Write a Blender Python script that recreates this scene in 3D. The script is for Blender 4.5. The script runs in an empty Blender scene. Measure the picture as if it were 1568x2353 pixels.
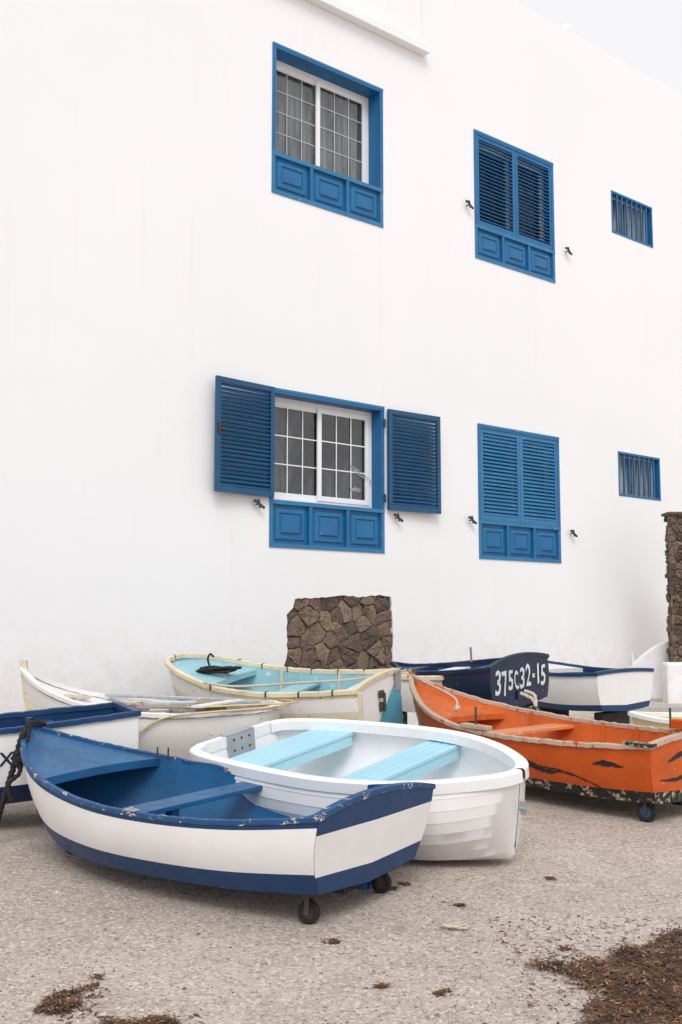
import bpy, math, random
from mathutils import Vector, Matrix
from mathutils.geometry import tessellate_polygon
random.seed(7)
SC = bpy.context.scene
COL = SC.collection
EYE = 1.654
SL = 0.029
def gz(y): return SL*y

# ---------------------------------------------------------------- materials
def _n(nt, t, **k):
    n = nt.nodes.new(t)
    for a, b in k.items(): setattr(n, a, b)
    return n
def base_mat(name):
    m = bpy.data.materials.new(name); m.use_nodes = True
    nt = m.node_tree
    return m, nt, nt.nodes['Principled BSDF']
def ramp(nt, src, a, b, ca=(0,0,0,1), cb=(1,1,1,1)):
    r = _n(nt, 'ShaderNodeValToRGB')
    r.color_ramp.elements[0].position = a; r.color_ramp.elements[0].color = ca
    r.color_ramp.elements[1].position = b; r.color_ramp.elements[1].color = cb
    nt.links.new(src, r.inputs[0]); return r.outputs[0]
def noise(nt, vec, scale, detail=4, rough=0.6, dist=0.0):
    n = _n(nt, 'ShaderNodeTexNoise'); n.inputs['Scale'].default_value = scale
    n.inputs['Detail'].default_value = detail; n.inputs['Roughness'].default_value = rough
    n.inputs['Distortion'].default_value = dist
    nt.links.new(vec, n.inputs['Vector']); return n.outputs[0]
def mapping(nt, scale=(1,1,1), loc=(0,0,0)):
    tc = _n(nt, 'ShaderNodeTexCoord'); mp = _n(nt, 'ShaderNodeMapping')
    mp.inputs['Scale'].default_value = scale; mp.inputs['Location'].default_value = loc
    nt.links.new(tc.outputs['Object'], mp.inputs[0]); return mp.outputs[0]
def mix(nt, fac, a, b, mode='MIX'):
    m = _n(nt, 'ShaderNodeMix', data_type='RGBA', blend_type=mode)
    if isinstance(fac, (int, float)): m.inputs[0].default_value = fac
    else: nt.links.new(fac, m.inputs[0])
    for i, v in ((6, a), (7, b)):
        if isinstance(v, tuple): m.inputs[i].default_value = (v[0], v[1], v[2], 1)
        else: nt.links.new(v, m.inputs[i])
    return m.outputs[2]
def mul(nt, a, b, op='MULTIPLY'):
    m = _n(nt,'ShaderNodeMath', operation=op)
    for i, v in ((0,a),(1,b)):
        if isinstance(v,(int,float)): m.inputs[i].default_value = v
        else: nt.links.new(v, m.inputs[i])
    return m.outputs[0]
def bump(nt, p, src, strength, dist=0.01):
    b = _n(nt, 'ShaderNodeBump'); b.inputs['Strength'].default_value = strength
    b.inputs['Distance'].default_value = dist
    nt.links.new(src, b.inputs['Height']); nt.links.new(b.outputs[0], p.inputs['Normal'])

def paint(name, col, chip=None, amt=0.5, cscale=14, rough=0.45, grime=0.25, gcol=(0.25,0.2,0.16), stretch=(1,1,1), dk=0.78):
    m, nt, p = base_mat(name)
    v = mapping(nt, stretch, (random.random()*9, random.random()*9, 0))
    n1 = noise(nt, v, 2.3, 6, 0.65)
    dark = tuple(c*dk for c in col)
    c = mix(nt, ramp(nt, n1, 0.35, 0.7), dark, col)
    n2 = noise(nt, v, 9, 8, 0.75)
    c = mix(nt, ramp(nt, n2, 0.60, 0.85, cb=(grime,)*3+(1,)), c, gcol)
    n3 = noise(nt, v, cscale, 9, 0.72, 0.3)
    if chip:
        th = 0.78 - 0.36*amt
        mask = ramp(nt, n3, th, th+0.015)
        cc = mix(nt, ramp(nt, noise(nt, v, 30, 3), 0.4, 0.6), chip, tuple(x*0.5 for x in chip))
        c = mix(nt, mask, c, cc)
    nt.links.new(c, p.inputs['Base Color'])
    nt.links.new(ramp(nt, n2, 0.3, 0.8, (rough-.1,)*3+(1,), (min(1,rough+.25),)*3+(1,)), p.inputs['Roughness'])
    bump(nt, p, n3, 0.28, 0.004)
    return m

M = {}
M['navy'] = paint('navy_paint', (0.003,0.045,0.145), (0.55,0.5,0.42), 0.30, 18, 0.42)
M['navy_rim'] = paint('navy_worn_rim', (0.004,0.068,0.20), (0.72,0.64,0.54), 0.53, 17, 0.5, stretch=(.8,1.3,1.3))
M['blue_in'] = paint('blue_interior_paint', (0.008,0.125,0.31), (0.6,0.6,0.58), 0.27, 26, 0.42, 0.55, (0.010,0.06,0.14), dk=0.58)
M['white'] = paint('white_boat_paint', (0.83,0.825,0.815), (0.06,0.09,0.2), 0.20, 18, 0.5, 0.25, (0.58,0.5,0.44), dk=0.92)
M['offwhite'] = paint('aged_white_paint', (0.79,0.775,0.75), (0.36,0.31,0.26), 0.42, 14, 0.6, 0.5, (0.53,0.48,0.43), dk=0.88)
M['gel'] = paint('white_gelcoat', (0.87,0.88,0.885), None, 0, 10, 0.25, 0.1, (0.68,0.65,0.61), dk=0.94)
M['gelout'] = paint('white_gelcoat_outside', (0.84,0.83,0.83), None, 0, 10, 0.35, 0.25, (0.6,0.53,0.5), dk=0.92)
M['orange'] = paint('orange_paint', (0.64,0.097,0.004), (0.70,0.5,0.38), 0.34, 16, 0.42, 0.5, (0.28,0.045,0.008), dk=0.7)
M['orange_in'] = paint('orange_interior_paint', (0.70,0.145,0.02), (0.75,0.62,0.5), 0.43, 15, 0.5, 0.6, (0.25,0.07,0.025), dk=0.68)
M['orange_seat'] = paint('faded_orange_seat', (0.74,0.27,0.10), (0.75,0.62,0.5), 0.5, 13, 0.5, 0.6, (0.4,0.2,0.1), dk=0.75, stretch=(1,.5,1))
M['orange_rim'] = paint('orange_worn_rim', (0.54,0.42,0.32), (0.62,0.12,0.02), 0.60, 10, 0.6, 0.6, (0.2,0.15,0.1))
M['tar'] = paint('black_tar_paint', (0.012,0.011,0.010), (0.55,0.46,0.32), 0.66, 20, 0.6, 0.4, (0.3,0.2,0.1))
M['black'] = paint('black_paint', (0.012,0.012,0.014), (.5,.1,.02), 0.32, 18, 0.5, 0.2)
M['cyan'] = paint('pale_turquoise_paint', (0.31,0.585,0.65), (0.80,0.80,0.76), 0.48, 12, 0.5, 0.5, (0.5,0.57,0.55))
M['cyan_seat'] = paint('pale_turquoise_seat', (0.39,0.68,0.79), (0.85,0.87,0.87), 0.36, 26, 0.4, 0.15, (.5,.6,.62), dk=0.9)
M['cyan_dk'] = paint('teal_paint', (0.09,0.37,0.50), (0.6,0.6,0.55), 0.33, 12, 0.5, 0.3)
M['cream'] = paint('cream_rim_paint', (0.77,0.68,0.48), (0.40,0.30,0.2), 0.46, 17, 0.55, 0.45)
M['greyin'] = paint('grey_interior_paint', (0.42,0.44,0.47), (0.76,0.74,0.70), 0.66, 10, 0.65, 0.45)
M['navyd'] = paint('dark_navy_paint', (0.005,0.018,0.058), (0.35,0.4,0.5), 0.36, 14, 0.4, 0.2, (0.05,0.07,0.12))
M['yellow'] = paint('pale_yellow_paint', (0.8,0.76,0.42), (0.5,0.45,0.3), 0.3, 9, 0.5)
M['wood'] = paint('weathered_wood', (0.36,0.28,0.20), (0.16,0.12,0.08), 0.5, 9, 0.8, 0.5, (0.14,0.1,0.07), stretch=(1,6,1))
M['darkwood'] = paint('dark_wet_wood', (0.05,0.04,0.035), (0.12,0.09,0.07), 0.4, 9, 0.8, 0.5, (0.03,0.03,0.03), stretch=(1,6,1))
M['winblue'] = paint('window_blue_paint', (0.008,0.148,0.355), (0.28,0.42,0.52), 0.26, 14, 0.42, 0.35, (0.05,0.22,0.38))
M['winblue_lt'] = paint('window_blue_faded_paint', (0.028,0.195,0.40), (0.36,0.48,0.55), 0.40, 12, 0.5, 0.45, (0.16,0.32,0.45))
M['shutblue'] = paint('shutter_blue_paint', (0.004,0.078,0.19), (0.2,0.3,0.38), 0.22, 14, 0.32, 0.3, (0.02,0.12,0.26))
M['alu'] = paint('white_window_frame', (0.86,0.86,0.86), None, 0, 10, 0.3, 0.08, dk=0.95)
M['bar'] = paint('grey_glazing_bar', (0.50,0.51,0.52), None, 0, 10, 0.4, 0.08, dk=0.9)
M['iron'] = paint('rusty_iron', (0.06,0.05,0.045), (0.2,0.1,0.05), 0.5, 30, 0.7)
M['steel'] = paint('grey_metal_plate', (0.46,0.47,0.48), (0.25,0.2,0.15), 0.40, 22, 0.4, 0.4)
M['steel'].node_tree.nodes['Principled BSDF'].inputs['Metallic'].default_value = 0.4
M['rubber'] = paint('black_rubber', (0.015,0.014,0.013), (0.1,0.08,0.06), 0.4, 30, 0.8)
M['hubwood'] = paint('brown_wheel_hub', (0.07,0.035,0.02), (0.02,0.015,0.01), 0.4, 30, 0.6)
M['bluerubber'] = paint('blue_wheel_hub', (0.02,0.08,0.18), (0.1,0.08,0.06), 0.4, 30, 0.6)
M['rope'] = paint('pale_rope', (0.60,0.52,0.43), None, 0, 30, 0.9, 0.6)
M['ropeblk'] = paint('black_rope', (0.010,0.010,0.012), None, 0, 30, 0.7, 0.2)
M['hose'] = paint('yellowed_hose', (0.68,0.53,0.28), None, 0, 30, 0.5, 0.4)
M['concrete'] = paint('concrete', (0.52,0.48,0.44), (0.28,0.25,0.22), 0.45, 25, 0.9, 0.5)
M['spray'] = paint('white_spray_paint', (0.80,0.82,0.84), (0.05,0.07,0.12), 0.50, 24, 0.6, 0.4, (0.25,0.28,0.35))
M['letterblue'] = paint('navy_lettering', (0.008,0.02,0.06), None, 0, 20, 0.5, 0.1)
M['stone'] = paint('volcanic_stone_brown', (0.29,0.205,0.15), (0.08,0.058,0.046), 0.56, 34, 0.95, 0.6, (0.42,0.33,0.24), dk=0.62)
M['stone2'] = paint('volcanic_stone_grey', (0.19,0.14,0.11), (0.05,0.04,0.034), 0.58, 34, 0.95, 0.5, (0.32,0.25,0.19), dk=0.62)
M['stone3'] = paint('volcanic_stone_tan', (0.37,0.27,0.19), (0.12,0.09,0.065), 0.56, 34, 0.95, 0.6, (0.46,0.37,0.28), dk=0.62)
for k in ('stone','stone2','stone3'):
    for nd in M[k].node_tree.nodes:
        if nd.type == 'BUMP': nd.inputs['Strength'].default_value = 1.0; nd.inputs['Distance'].default_value = 0.035
M['mortar'] = paint('dark_mortar', (0.08,0.062,0.05), None, 0, 30, 1.0)

def curtain_mat(name, a, b, sc, lo=.35, hi=.65):
    m, nt, p = base_mat(name)
    v = mapping(nt, (sc,1,0.4))
    c = mix(nt, ramp(nt, noise(nt, v, 3, 3), lo, hi), a, b)
    nt.links.new(c, p.inputs['Base Color']); p.inputs['Roughness'].default_value = 0.9
    return m
M['curtain'] = curtain_mat('grey_sheer_curtain', (0.14,0.14,0.145), (0.54,0.53,0.56), 7)
M['curtain_dk'] = curtain_mat('dark_room_drape', (0.006,0.006,0.007), (0.22,0.22,0.23), 0.7, .42, .6)  # dark backing sheet, room gloom behind the panes put into its colour
M['curtain_small'] = curtain_mat('dull_curtain', (0.12,0.11,0.11), (0.5,0.48,0.46), 3)

m, nt, p = base_mat('window_glass')
out = nt.nodes['Material Output']
tr = _n(nt,'ShaderNodeBsdfTransparent'); tr.inputs[0].default_value=(0.8,0.82,0.82,1)
gl = _n(nt,'ShaderNodeBsdfGlossy'); gl.inputs['Roughness'].default_value = 0.03
gl.inputs[0].default_value=(0.9,0.9,0.9,1)
mx = _n(nt,'ShaderNodeMixShader'); mx.inputs[0].default_value=0.07
nt.links.new(tr.outputs[0], mx.inputs[1]); nt.links.new(gl.outputs[0], mx.inputs[2]); nt.links.new(mx.outputs[0], out.inputs[0])
M['glass'] = m

# plaster
m, nt, p = base_mat('white_plaster')
v = mapping(nt)
big = noise(nt, v, 0.35, 4, 0.5)
c = mix(nt, ramp(nt, big, 0.3, 0.7), (0.82,0.826,0.838), (0.855,0.858,0.864))
vs = mapping(nt, (2.6,2.6,0.16))
c = mix(nt, ramp(nt, noise(nt, vs, 2.0, 6, 0.6), 0.58, 0.88, cb=(0.3,)*3+(1,)), c, (0.72,0.67,0.62))
tc = _n(nt,'ShaderNodeTexCoord'); sx = _n(nt,'ShaderNodeSeparateXYZ'); nt.links.new(tc.outputs['Object'], sx.inputs[0])
low = _n(nt,'ShaderNodeMapRange'); nt.links.new(sx.outputs[2], low.inputs[0])
low.inputs[1].default_value = 1.8; low.inputs[2].default_value = 0.5; low.inputs[3].default_value = 0.0; low.inputs[4].default_value = 0.8
c = mix(nt, mul(nt, low.outputs[0], ramp(nt, noise(nt, v, 5, 9, 0.78), 0.45, 0.66)), c, (0.70,0.60,0.54))
low2 = _n(nt,'ShaderNodeMapRange'); nt.links.new(sx.outputs[2], low2.inputs[0])
low2.inputs[1].default_value = 2.4; low2.inputs[2].default_value = 0.9; low2.inputs[3].default_value = 0.0; low2.inputs[4].default_value = 1.0
c = mix(nt, mul(nt, low2.outputs[0], ramp(nt, noise(nt, v, 22, 7, 0.8), 0.635, 0.665)), c, (0.52,0.40,0.32))
nt.links.new(c, p.inputs['Base Color']); p.inputs['Roughness'].default_value = 0.85
ad = _n(nt,'ShaderNodeMath', operation='MULTIPLY_ADD'); nt.links.new(noise(nt, v, 45, 5, 0.7), ad.inputs[0]); ad.inputs[1].default_value = 0.12
nt.links.new(noise(nt, mapping(nt,(0.7,1,1.1)), 1.6, 6, 0.55), ad.inputs[2])
bump(nt, p, ad.outputs[0], 0.30, 0.02)
M['plaster'] = m

# ground
m, nt, p = base_mat('gritty_concrete_ground')
v = mapping(nt)
n_big = noise(nt, v, 0.8, 6, 0.6); n_mid = noise(nt, v, 5, 8, 0.72)
c = mix(nt, ramp(nt, n_big, 0.35, 0.65), (0.54,0.44,0.375), (0.70,0.60,0.525))
c = mix(nt, ramp(nt, n_mid, 0.47, 0.68, cb=(0.65,)*3+(1,)), c, (0.42,0.325,0.27))
c = mix(nt, ramp(nt, noise(nt, v, 15, 8, 0.8), 0.53, 0.64, cb=(0.6,)*3+(1,)), c, (0.31,0.235,0.195))
n_c = noise(nt, mapping(nt, (1,1,1), (2,7,0)), 30, 5, 0.7)
c = mix(nt, ramp(nt, n_c, 0.56, 0.60, cb=(0.6,)*3+(1,)), c, (0.24,0.185,0.155))
n_g = noise(nt, v, 46, 6, 0.85)
c = mix(nt, ramp(nt, n_g, 0.58, 0.62, cb=(0.85,)*3+(1,)), c, (0.09,0.073,0.062))
n_l = noise(nt, mapping(nt, (1,1,1), (5,3,0)), 42, 5, 0.8)
c = mix(nt, ramp(nt, n_l, 0.53, 0.58, cb=(0.9,)*3+(1,)), c, (0.85,0.77,0.69))
vo = _n(nt,'ShaderNodeTexVoronoi'); vo.inputs['Scale'].default_value = 30; nt.links.new(v, vo.inputs['Vector'])
c = mix(nt, mul(nt, ramp(nt, vo.outputs['Distance'], 0.13, 0.22, (1,1,1,1), (0,0,0,1)), ramp(nt, noise(nt, v, 9, 3), .49, .57)), c, (0.10,0.08,0.07))
nt.links.new(c, p.inputs['Base Color']); p.inputs['Roughness'].default_value = 0.95
h = mul(nt, mul(nt, n_g, -1.0), mul(nt, n_mid, 0.8), 'ADD')
h = mul(nt, h, mul(nt, n_l, 1.0), 'ADD'); h = mul(nt, h, mul(nt, n_c, -1.2), 'ADD')
bump(nt, p, h, 0.75, 0.02)
M['ground'] = m
def weed(name, a, b):
    m, nt, p = base_mat(name)
    c = mix(nt, ramp(nt, noise(nt, mapping(nt), 14, 4), 0.35, 0.65), a, b)
    nt.links.new(c, p.inputs['Base Color']); p.inputs['Roughness'].default_value = 0.8
    return m
M['weed'] = weed('brown_seaweed', (0.042,0.019,0.009), (0.15,0.07,0.033))
M['weed2'] = weed('tan_seaweed', (0.17,0.09,0.045), (0.40,0.24,0.14))
M['pebble'] = weed('pebble_grey', (0.07,0.06,0.05), (0.32,0.26,0.22))
M['pebble_lt'] = weed('pebble_pale', (0.5,0.44,0.39), (0.74,0.67,0.6))

# ---------------------------------------------------------------- mesh helpers
def mk(name, verts, faces, mats, fm=None, parent=None, smooth=None):
    me = bpy.data.meshes.new(name)
    me.from_pydata([tuple(v) for v in verts], [], faces)
    if not isinstance(mats, (list, tuple)): mats = [mats]
    for x in mats: me.materials.append(x)
    if fm:
        for i, k in enumerate(fm): me.polygons[i].material_index = k
    me.update()
    if smooth is not None:
        me.polygons.foreach_set('use_smooth', [True]*len(me.polygons))
        me.set_sharp_from_angle(angle=math.radians(smooth))
    ob = bpy.data.objects.new(name, me); COL.objects.link(ob)
    if parent: ob.parent = parent
    return ob
class MB:
    def __init__(s): s.v=[]; s.f=[]; s.m=[]
    def box(s, x0,x1,y0,y1,z0,z1, m=0, mat=None):
        b=len(s.v); P=[(x0,y0,z0),(x1,y0,z0),(x1,y1,z0),(x0,y1,z0),(x0,y0,z1),(x1,y0,z1),(x1,y1,z1),(x0,y1,z1)]
        if mat is not None: P=[tuple(mat@Vector(q)) for q in P]
        s.v+=P
        for f in ((0,3,2,1),(4,5,6,7),(0,1,5,4),(1,2,6,5),(2,3,7,6),(3,0,4,7)):
            s.f.append(tuple(b+i for i in f)); s.m.append(m)
        return s
    def quad(s, a,b,c,d,m=0):
        k=len(s.v); s.v+=[a,b,c,d]; s.f.append((k,k+1,k+2,k+3)); s.m.append(m)
    def cyl(s, c, axis, r, h, n=14, m=0, r2=None):
        axis=Vector(axis).normalized(); u=axis.orthogonal().normalized(); w=axis.cross(u); c=Vector(c)
        r2 = r if r2 is None else r2
        k=len(s.v)
        for j,(t,rr) in enumerate(((-h/2,r),(h/2,r2))):
            for i in range(n):
                a=2*math.pi*i/n; s.v.append(tuple(c+axis*t+(u*math.cos(a)+w*math.sin(a))*rr))
        for i in range(n):
            j=(i+1)%n; s.f.append((k+i,k+j,k+n+j,k+n+i)); s.m.append(m)
        s.f.append(tuple(k+i for i in reversed(range(n)))); s.m.append(m)
        s.f.append(tuple(k+n+i for i in range(n))); s.m.append(m)
        return s
    def grid(s, rows, m=0):
        k=len(s.v); nc=len(rows[0])
        for r in rows: s.v+= [tuple(q) for q in r]
        for i in range(len(rows)-1):
            mm = m[i] if isinstance(m,list) else m
            for j in range(nc-1):
                s.f.append((k+i*nc+j,k+i*nc+j+1,k+(i+1)*nc+j+1,k+(i+1)*nc+j)); s.m.append(mm)
    def obj(s, name, mats, parent=None, smooth=None, bevel=0):
        o=mk(name, s.v, s.f, mats, s.m, parent, smooth)
        if bevel:
            b=o.modifiers.new('bevel','BEVEL'); b.width=bevel; b.segments=2; b.limit_method='ANGLE'; b.angle_limit=0.6
        return o
def empty(name, mat, label, cat, group=None):
    e=bpy.data.objects.new(name,None); COL.objects.link(e); e.matrix_world=mat; e.empty_display_size=0.2
    e['label']=label; e['category']=cat
    if group: e['group']=group
    return e
def tag(o,label,cat=None,kind=None,group=None):
    o['label']=label
    if cat: o['category']=cat
    if kind: o['kind']=kind
    if group: o['group']=group
def cr(pts, t):
    n=len(pts)-1; x=min(max(t,0),1)*n; i=min(int(x),n-1); u=x-i
    p0=pts[max(i-1,0)]; p1=pts[i]; p2=pts[i+1]; p3=pts[min(i+2,n)]
    return tuple(0.5*(2*b+(c-a)*u+(2*a-5*b+4*c-d)*u*u+(3*b-a-3*c+d)*u**3) for a,b,c,d in zip(p0,p1,p2,p3))
def tube(name, pts, r, mat, parent=None, twist=0, n=9, step=0.012, lob=0.22):
    raw=[]
    K=len(pts)-1
    for i in range(K*14+1): raw.append(Vector(cr(pts, i/(K*14))))
    verts=[];faces=[]; s=0; up=None
    path=[raw[0]]
    for q in raw[1:]:
        d=(q-path[-1]).length
        k=max(1,int(d/step))
        a=path[-1]
        for j in range(1,k+1): path.append(a.lerp(q,j/k))
    for i,q in enumerate(path):
        t=(path[min(i+1,len(path)-1)]-path[max(i-1,0)])
        if t.length<1e-7: t=Vector((0,0,1))
        t.normalize()
        if up is None: up=t.orthogonal().normalized()
        up=(up-t*up.dot(t)); up = up.normalized() if up.length>1e-6 else t.orthogonal().normalized()
        w=t.cross(up)
        if i: s+=(q-path[i-1]).length
        for j in range(n):
            a=2*math.pi*j/n
            rr=r*(1+(lob*math.cos(3*(a-twist*s)) if twist else 0))
            verts.append(q+(up*math.cos(a)+w*math.sin(a))*rr)
    for i in range(len(path)-1):
        for j in range(n):
            k=(j+1)%n; faces.append((i*n+j,i*n+k,(i+1)*n+k,(i+1)*n+j))
    faces.append(tuple(range(n))); faces.append(tuple((len(path)-1)*n+j for j in reversed(range(n))))
    return mk(name, verts, faces, mat, None, parent, 60)
def text_mesh(s, size, bold=0.0, spacing=1.0):
    cu=bpy.data.curves.new('t','FONT'); cu.body=s; cu.size=size; cu.offset=bold; cu.align_x='CENTER'; cu.align_y='CENTER'; cu.space_character=spacing
    cu.resolution_u=4
    ob=bpy.data.objects.new('t',cu); COL.objects.link(ob)
    bpy.context.view_layer.update()
    dg=bpy.context.evaluated_depsgraph_get(); me=bpy.data.meshes.new_from_object(ob.evaluated_get(dg))
    v=[tuple(x.co) for x in me.vertices]; f=[tuple(p.vertices) for p in me.polygons]
    bpy.data.objects.remove(ob); bpy.data.curves.remove(cu); bpy.data.meshes.remove(me)
    return v,f

# ---------------------------------------------------------------- ground
gv=[(-150,-60,gz(-60)),(150,-60,gz(-60)),(150,200,gz(200)),(-150,200,gz(200))]
g=mk('ground',gv,[(0,1,2,3)],M['ground']); tag(g,'gritty beige concrete yard sloping gently to the house','ground','structure')

mb=MB()
for i in range(9000):
    y=4+ (random.random()**1.5)*6; x=random.uniform(-0.36,0.36)*y*1.0
    r=random.uniform(0.002,0.006)*(1.9 if random.random()<0.05 else 1); z=gz(y)
    k=len(mb.v); mm=1 if random.random()<.4 else 0
    for a in range(5):
        th=a*1.257+random.random()*.6; rr=r*random.uniform(.7,1.3); mb.v.append((x+rr*math.cos(th),y+rr*math.sin(th),z+0.0005))
    mb.v.append((x+random.uniform(-.3,.3)*r,y,z+r*random.uniform(.4,.9)))
    for a in range(5): mb.f.append((k+a,k+(a+1)%5,k+5)); mb.m.append(mm)
o=mb.obj('gravel',[M['pebble'],M['pebble_lt']]); tag(o,'loose grit and tiny pebbles scattered on the concrete','gravel','stuff')

# ---------------------------------------------------------------- house
E=(0.7629,0.6466); P0=(-0.742,11.5)
HM=Matrix(((E[0],-E[1],0,P0[0]),(E[1],E[0],0,P0[1]),(0,0,1,0),(0,0,0,1)))
house=empty('white_house',HM,'tall white plastered house with blue shuttered windows','house')
A=(-0.045,1.64); B=(3.285,4.945); C=(6.335,7.415)
Z1=(6.415,8.175); Z2=(2.45,4.20)
ops=[(A,Z1),(A,Z2),(B,Z1),(B,Z2),(C,(7.50,8.16)),(C,(3.495,4.156))]
INS=0.004
holes=[(a[0]+INS,a[1]-INS,z[0]+INS,z[1]-INS) for a,z in ops]
SH=(0.05,1.86,-0.5,2.02)
holes.append(SH)
S0,S1,ZT=-6.5,15.0,10.36
xs=sorted({S0,S1}|{h[0] for h in holes}|{h[1] for h in holes}); zs=sorted({-0.5,ZT}|{h[2] for h in holes}|{h[3] for h in holes})
mb=MB()
for i in range(len(xs)-1):
    for j in range(len(zs)-1):
        cx=(xs[i]+xs[i+1])/2; cz=(zs[j]+zs[j+1])/2
        if any(h[0]<cx<h[1] and h[2]<cz<h[3] for h in holes): continue
        mb.quad((xs[i],0,zs[j]),(xs[i+1],0,zs[j]),(xs[i+1],0,zs[j+1]),(xs[i],0,zs[j+1]))
mb.quad((S0,7,-.5),(S0,0,-.5),(S0,0,ZT),(S0,7,ZT)); mb.quad((S1,0,-.5),(S1,7,-.5),(S1,7,ZT),(S1,0,ZT))
mb.quad((S1,7,-.5),(S0,7,-.5),(S0,7,ZT),(S1,7,ZT)); mb.quad((S0,0,ZT),(S1,0,ZT),(S1,7,ZT),(S0,7,ZT))
# slightly irregular plaster opening round the stone infill
region=[(0.10,0.15),(1.80,0.15),(1.79,.7),(1.765,1.15),(1.78,1.5),(1.75,1.94),(1.55,1.955),(1.3,1.93),(1.0,1.945),(0.6,1.91),(0.31,1.90),(0.28,1.80),(0.20,1.72),(0.21,1.3),(0.14,1.1)]
rr=random.Random(8); inner=[]
for i in range(len(region)):
    a,b=region[i],region[(i+1)%len(region)]; n=max(2,int(math.hypot(b[0]-a[0],b[1]-a[1])/.045))
    for k in range(n):
        inner.append((a[0]+(b[0]-a[0])*k/n+rr.uniform(-.009,.009),a[1]+(b[1]-a[1])*k/n+rr.uniform(-.009,.009)))
outer=[(SH[0],SH[2]),(SH[1],SH[2]),(SH[1],SH[3]),(SH[0],SH[3])]
allp=outer+inner; base=len(mb.v)
mb.v+=[(q[0],0,q[1]) for q in allp]
for tri in tessellate_polygon([[Vector((q[0],q[1],0)) for q in outer],[Vector((q[0],q[1],0)) for q in inner]]):
    a,b_,c_=[allp[i] for i in tri]
    ar=(b_[0]-a[0])*(c_[1]-a[1])-(c_[0]-a[0])*(b_[1]-a[1])
    t3=tri if ar>0 else (tri[0],tri[2],tri[1])
    mb.f.append(tuple(base+i for i in t3)); mb.m.append(0)
k=len(mb.v); n=len(inner)
mb.v+=[(q[0],0,q[1]) for q in inner]+[(q[0],0.09,q[1]) for q in inner]
for i in range(n):
    j=(i+1)%n; mb.f.append((k+i,k+j,k+n+j,k+n+i)); mb.m.append(0)
mb.obj('wall',[M['plaster']],house)
mb=MB(); mb.box(S0,2.36,-0.12,-0.001,8.86,8.975); mb.obj('ledge',[M['plaster']],house,bevel=0.008)
mb=MB(); mb.box(S0,2.28,-0.05,-0.001,8.977,ZT+.6); mb.obj('parapet',[M['plaster']],house,bevel=0.01)
mb=MB(); mb.cyl((6.9,1.2,ZT+0.5),(0,0,1),0.05,1.2); mb.cyl((6.9,1.2,ZT+1.12),(0,0,1),0.09,0.08); mb.obj('vent_pipe',[M['alu']],house,40)

def apron(mb,s0,s1,z0,z1,m=0,ml=1):
    bw=0.045; yb=0.03
    mb.box(s0,s1,-0.012,0.06,z0,z0+bw,ml); mb.box(s0,s1,-0.014,0.10,z1-bw,z1,ml)
    w=(s1-s0-bw)/3
    for i in range(4):
        x=s0+i*w; mb.box(x,x+bw,-0.010,0.06,z0+bw+.001,z1-bw-.001,ml if i in(0,3) else m)
    mb.box(s0+bw,s1-bw,yb,0.08,z0+bw,z1-bw,m)
    for i in range(3):
        a=s0+i*w+bw+0.045; b=s0+(i+1)*w-0.045; c0=z0+bw+0.04; c1=z1-bw-0.04
        steps=[(0,yb-.001),(0.012,yb-.022),(0.05,yb-.026),(0.058,yb-.012),(0.075,yb-.012),(0.085,yb-.034)]
        rings=[]
        for ins,y in steps:
            rings.append([(a+ins,y,c0+ins),(b-ins,y,c0+ins),(b-ins,y,c1-ins),(a+ins,y,c1-ins)])
        k=len(mb.v)
        for r in rings: mb.v+=r
        for q in range(len(rings)-1):
            for e in range(4):
                f=(e+1)%4; mb.f.append((k+q*4+e,k+q*4+f,k+q*4+4+f,k+q*4+4+e)); mb.m.append(ml if q in(0,4) else m)
        q=len(rings)-1; mb.f.append((k+q*4,k+q*4+1,k+q*4+2,k+q*4+3)); mb.m.append(m)

def shutter(name,w,h,ns,ang,parent,loc,rotz,flip=1,mats=None,thick=0.035,latch=False):
    mb=MB(); st=0.055
    X=lambda a,b:(min(a*flip,b*flip),max(a*flip,b*flip))
    t=thick/2
    a,b=X(0,st); mb.box(a,b,-t,t,0,h)
    a,b=X(w-st,w); mb.box(a,b,-t,t,0,h)
    a,b=X(st,w-st); mb.box(a,b,-t+.002,t-.002,0,st+.01); mb.box(a,b,-t+.002,t-.002,h-st,h)
    zz0=st+.01; zz1=h-st; pitch=(zz1-zz0)/ns
    rr=random.Random(ns+int(h*100))
    for i in range(ns):
        zc=zz0+(i+.5)*pitch
        R=Matrix.Translation((0,0,zc))@Matrix.Rotation(ang+rr.uniform(-.07,.07),4,'X')
        mb.box(a,b,-0.024,0.024,-0.0045,0.0045,0,R)
    o=mb.obj(name,[mats or M['shutblue']],parent)
    o.location=loc; o.rotation_euler=(0,0,rotz)
    if latch:
        m2=MB(); x=(w-.03)*flip; m2.box(x-.012,x+.012,-t-.02,-t-.001,h*.50,h*.60); m2.box(min(x,x-.07*flip),max(x,x-.07*flip),-t-.035,-t-.021,h*.53,h*.55)
        l=m2.obj('latch',[M['iron']],None,bevel=.003); l.parent=parent; l.location=loc; l.rotation_euler=(0,0,rotz)
    return o
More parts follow.
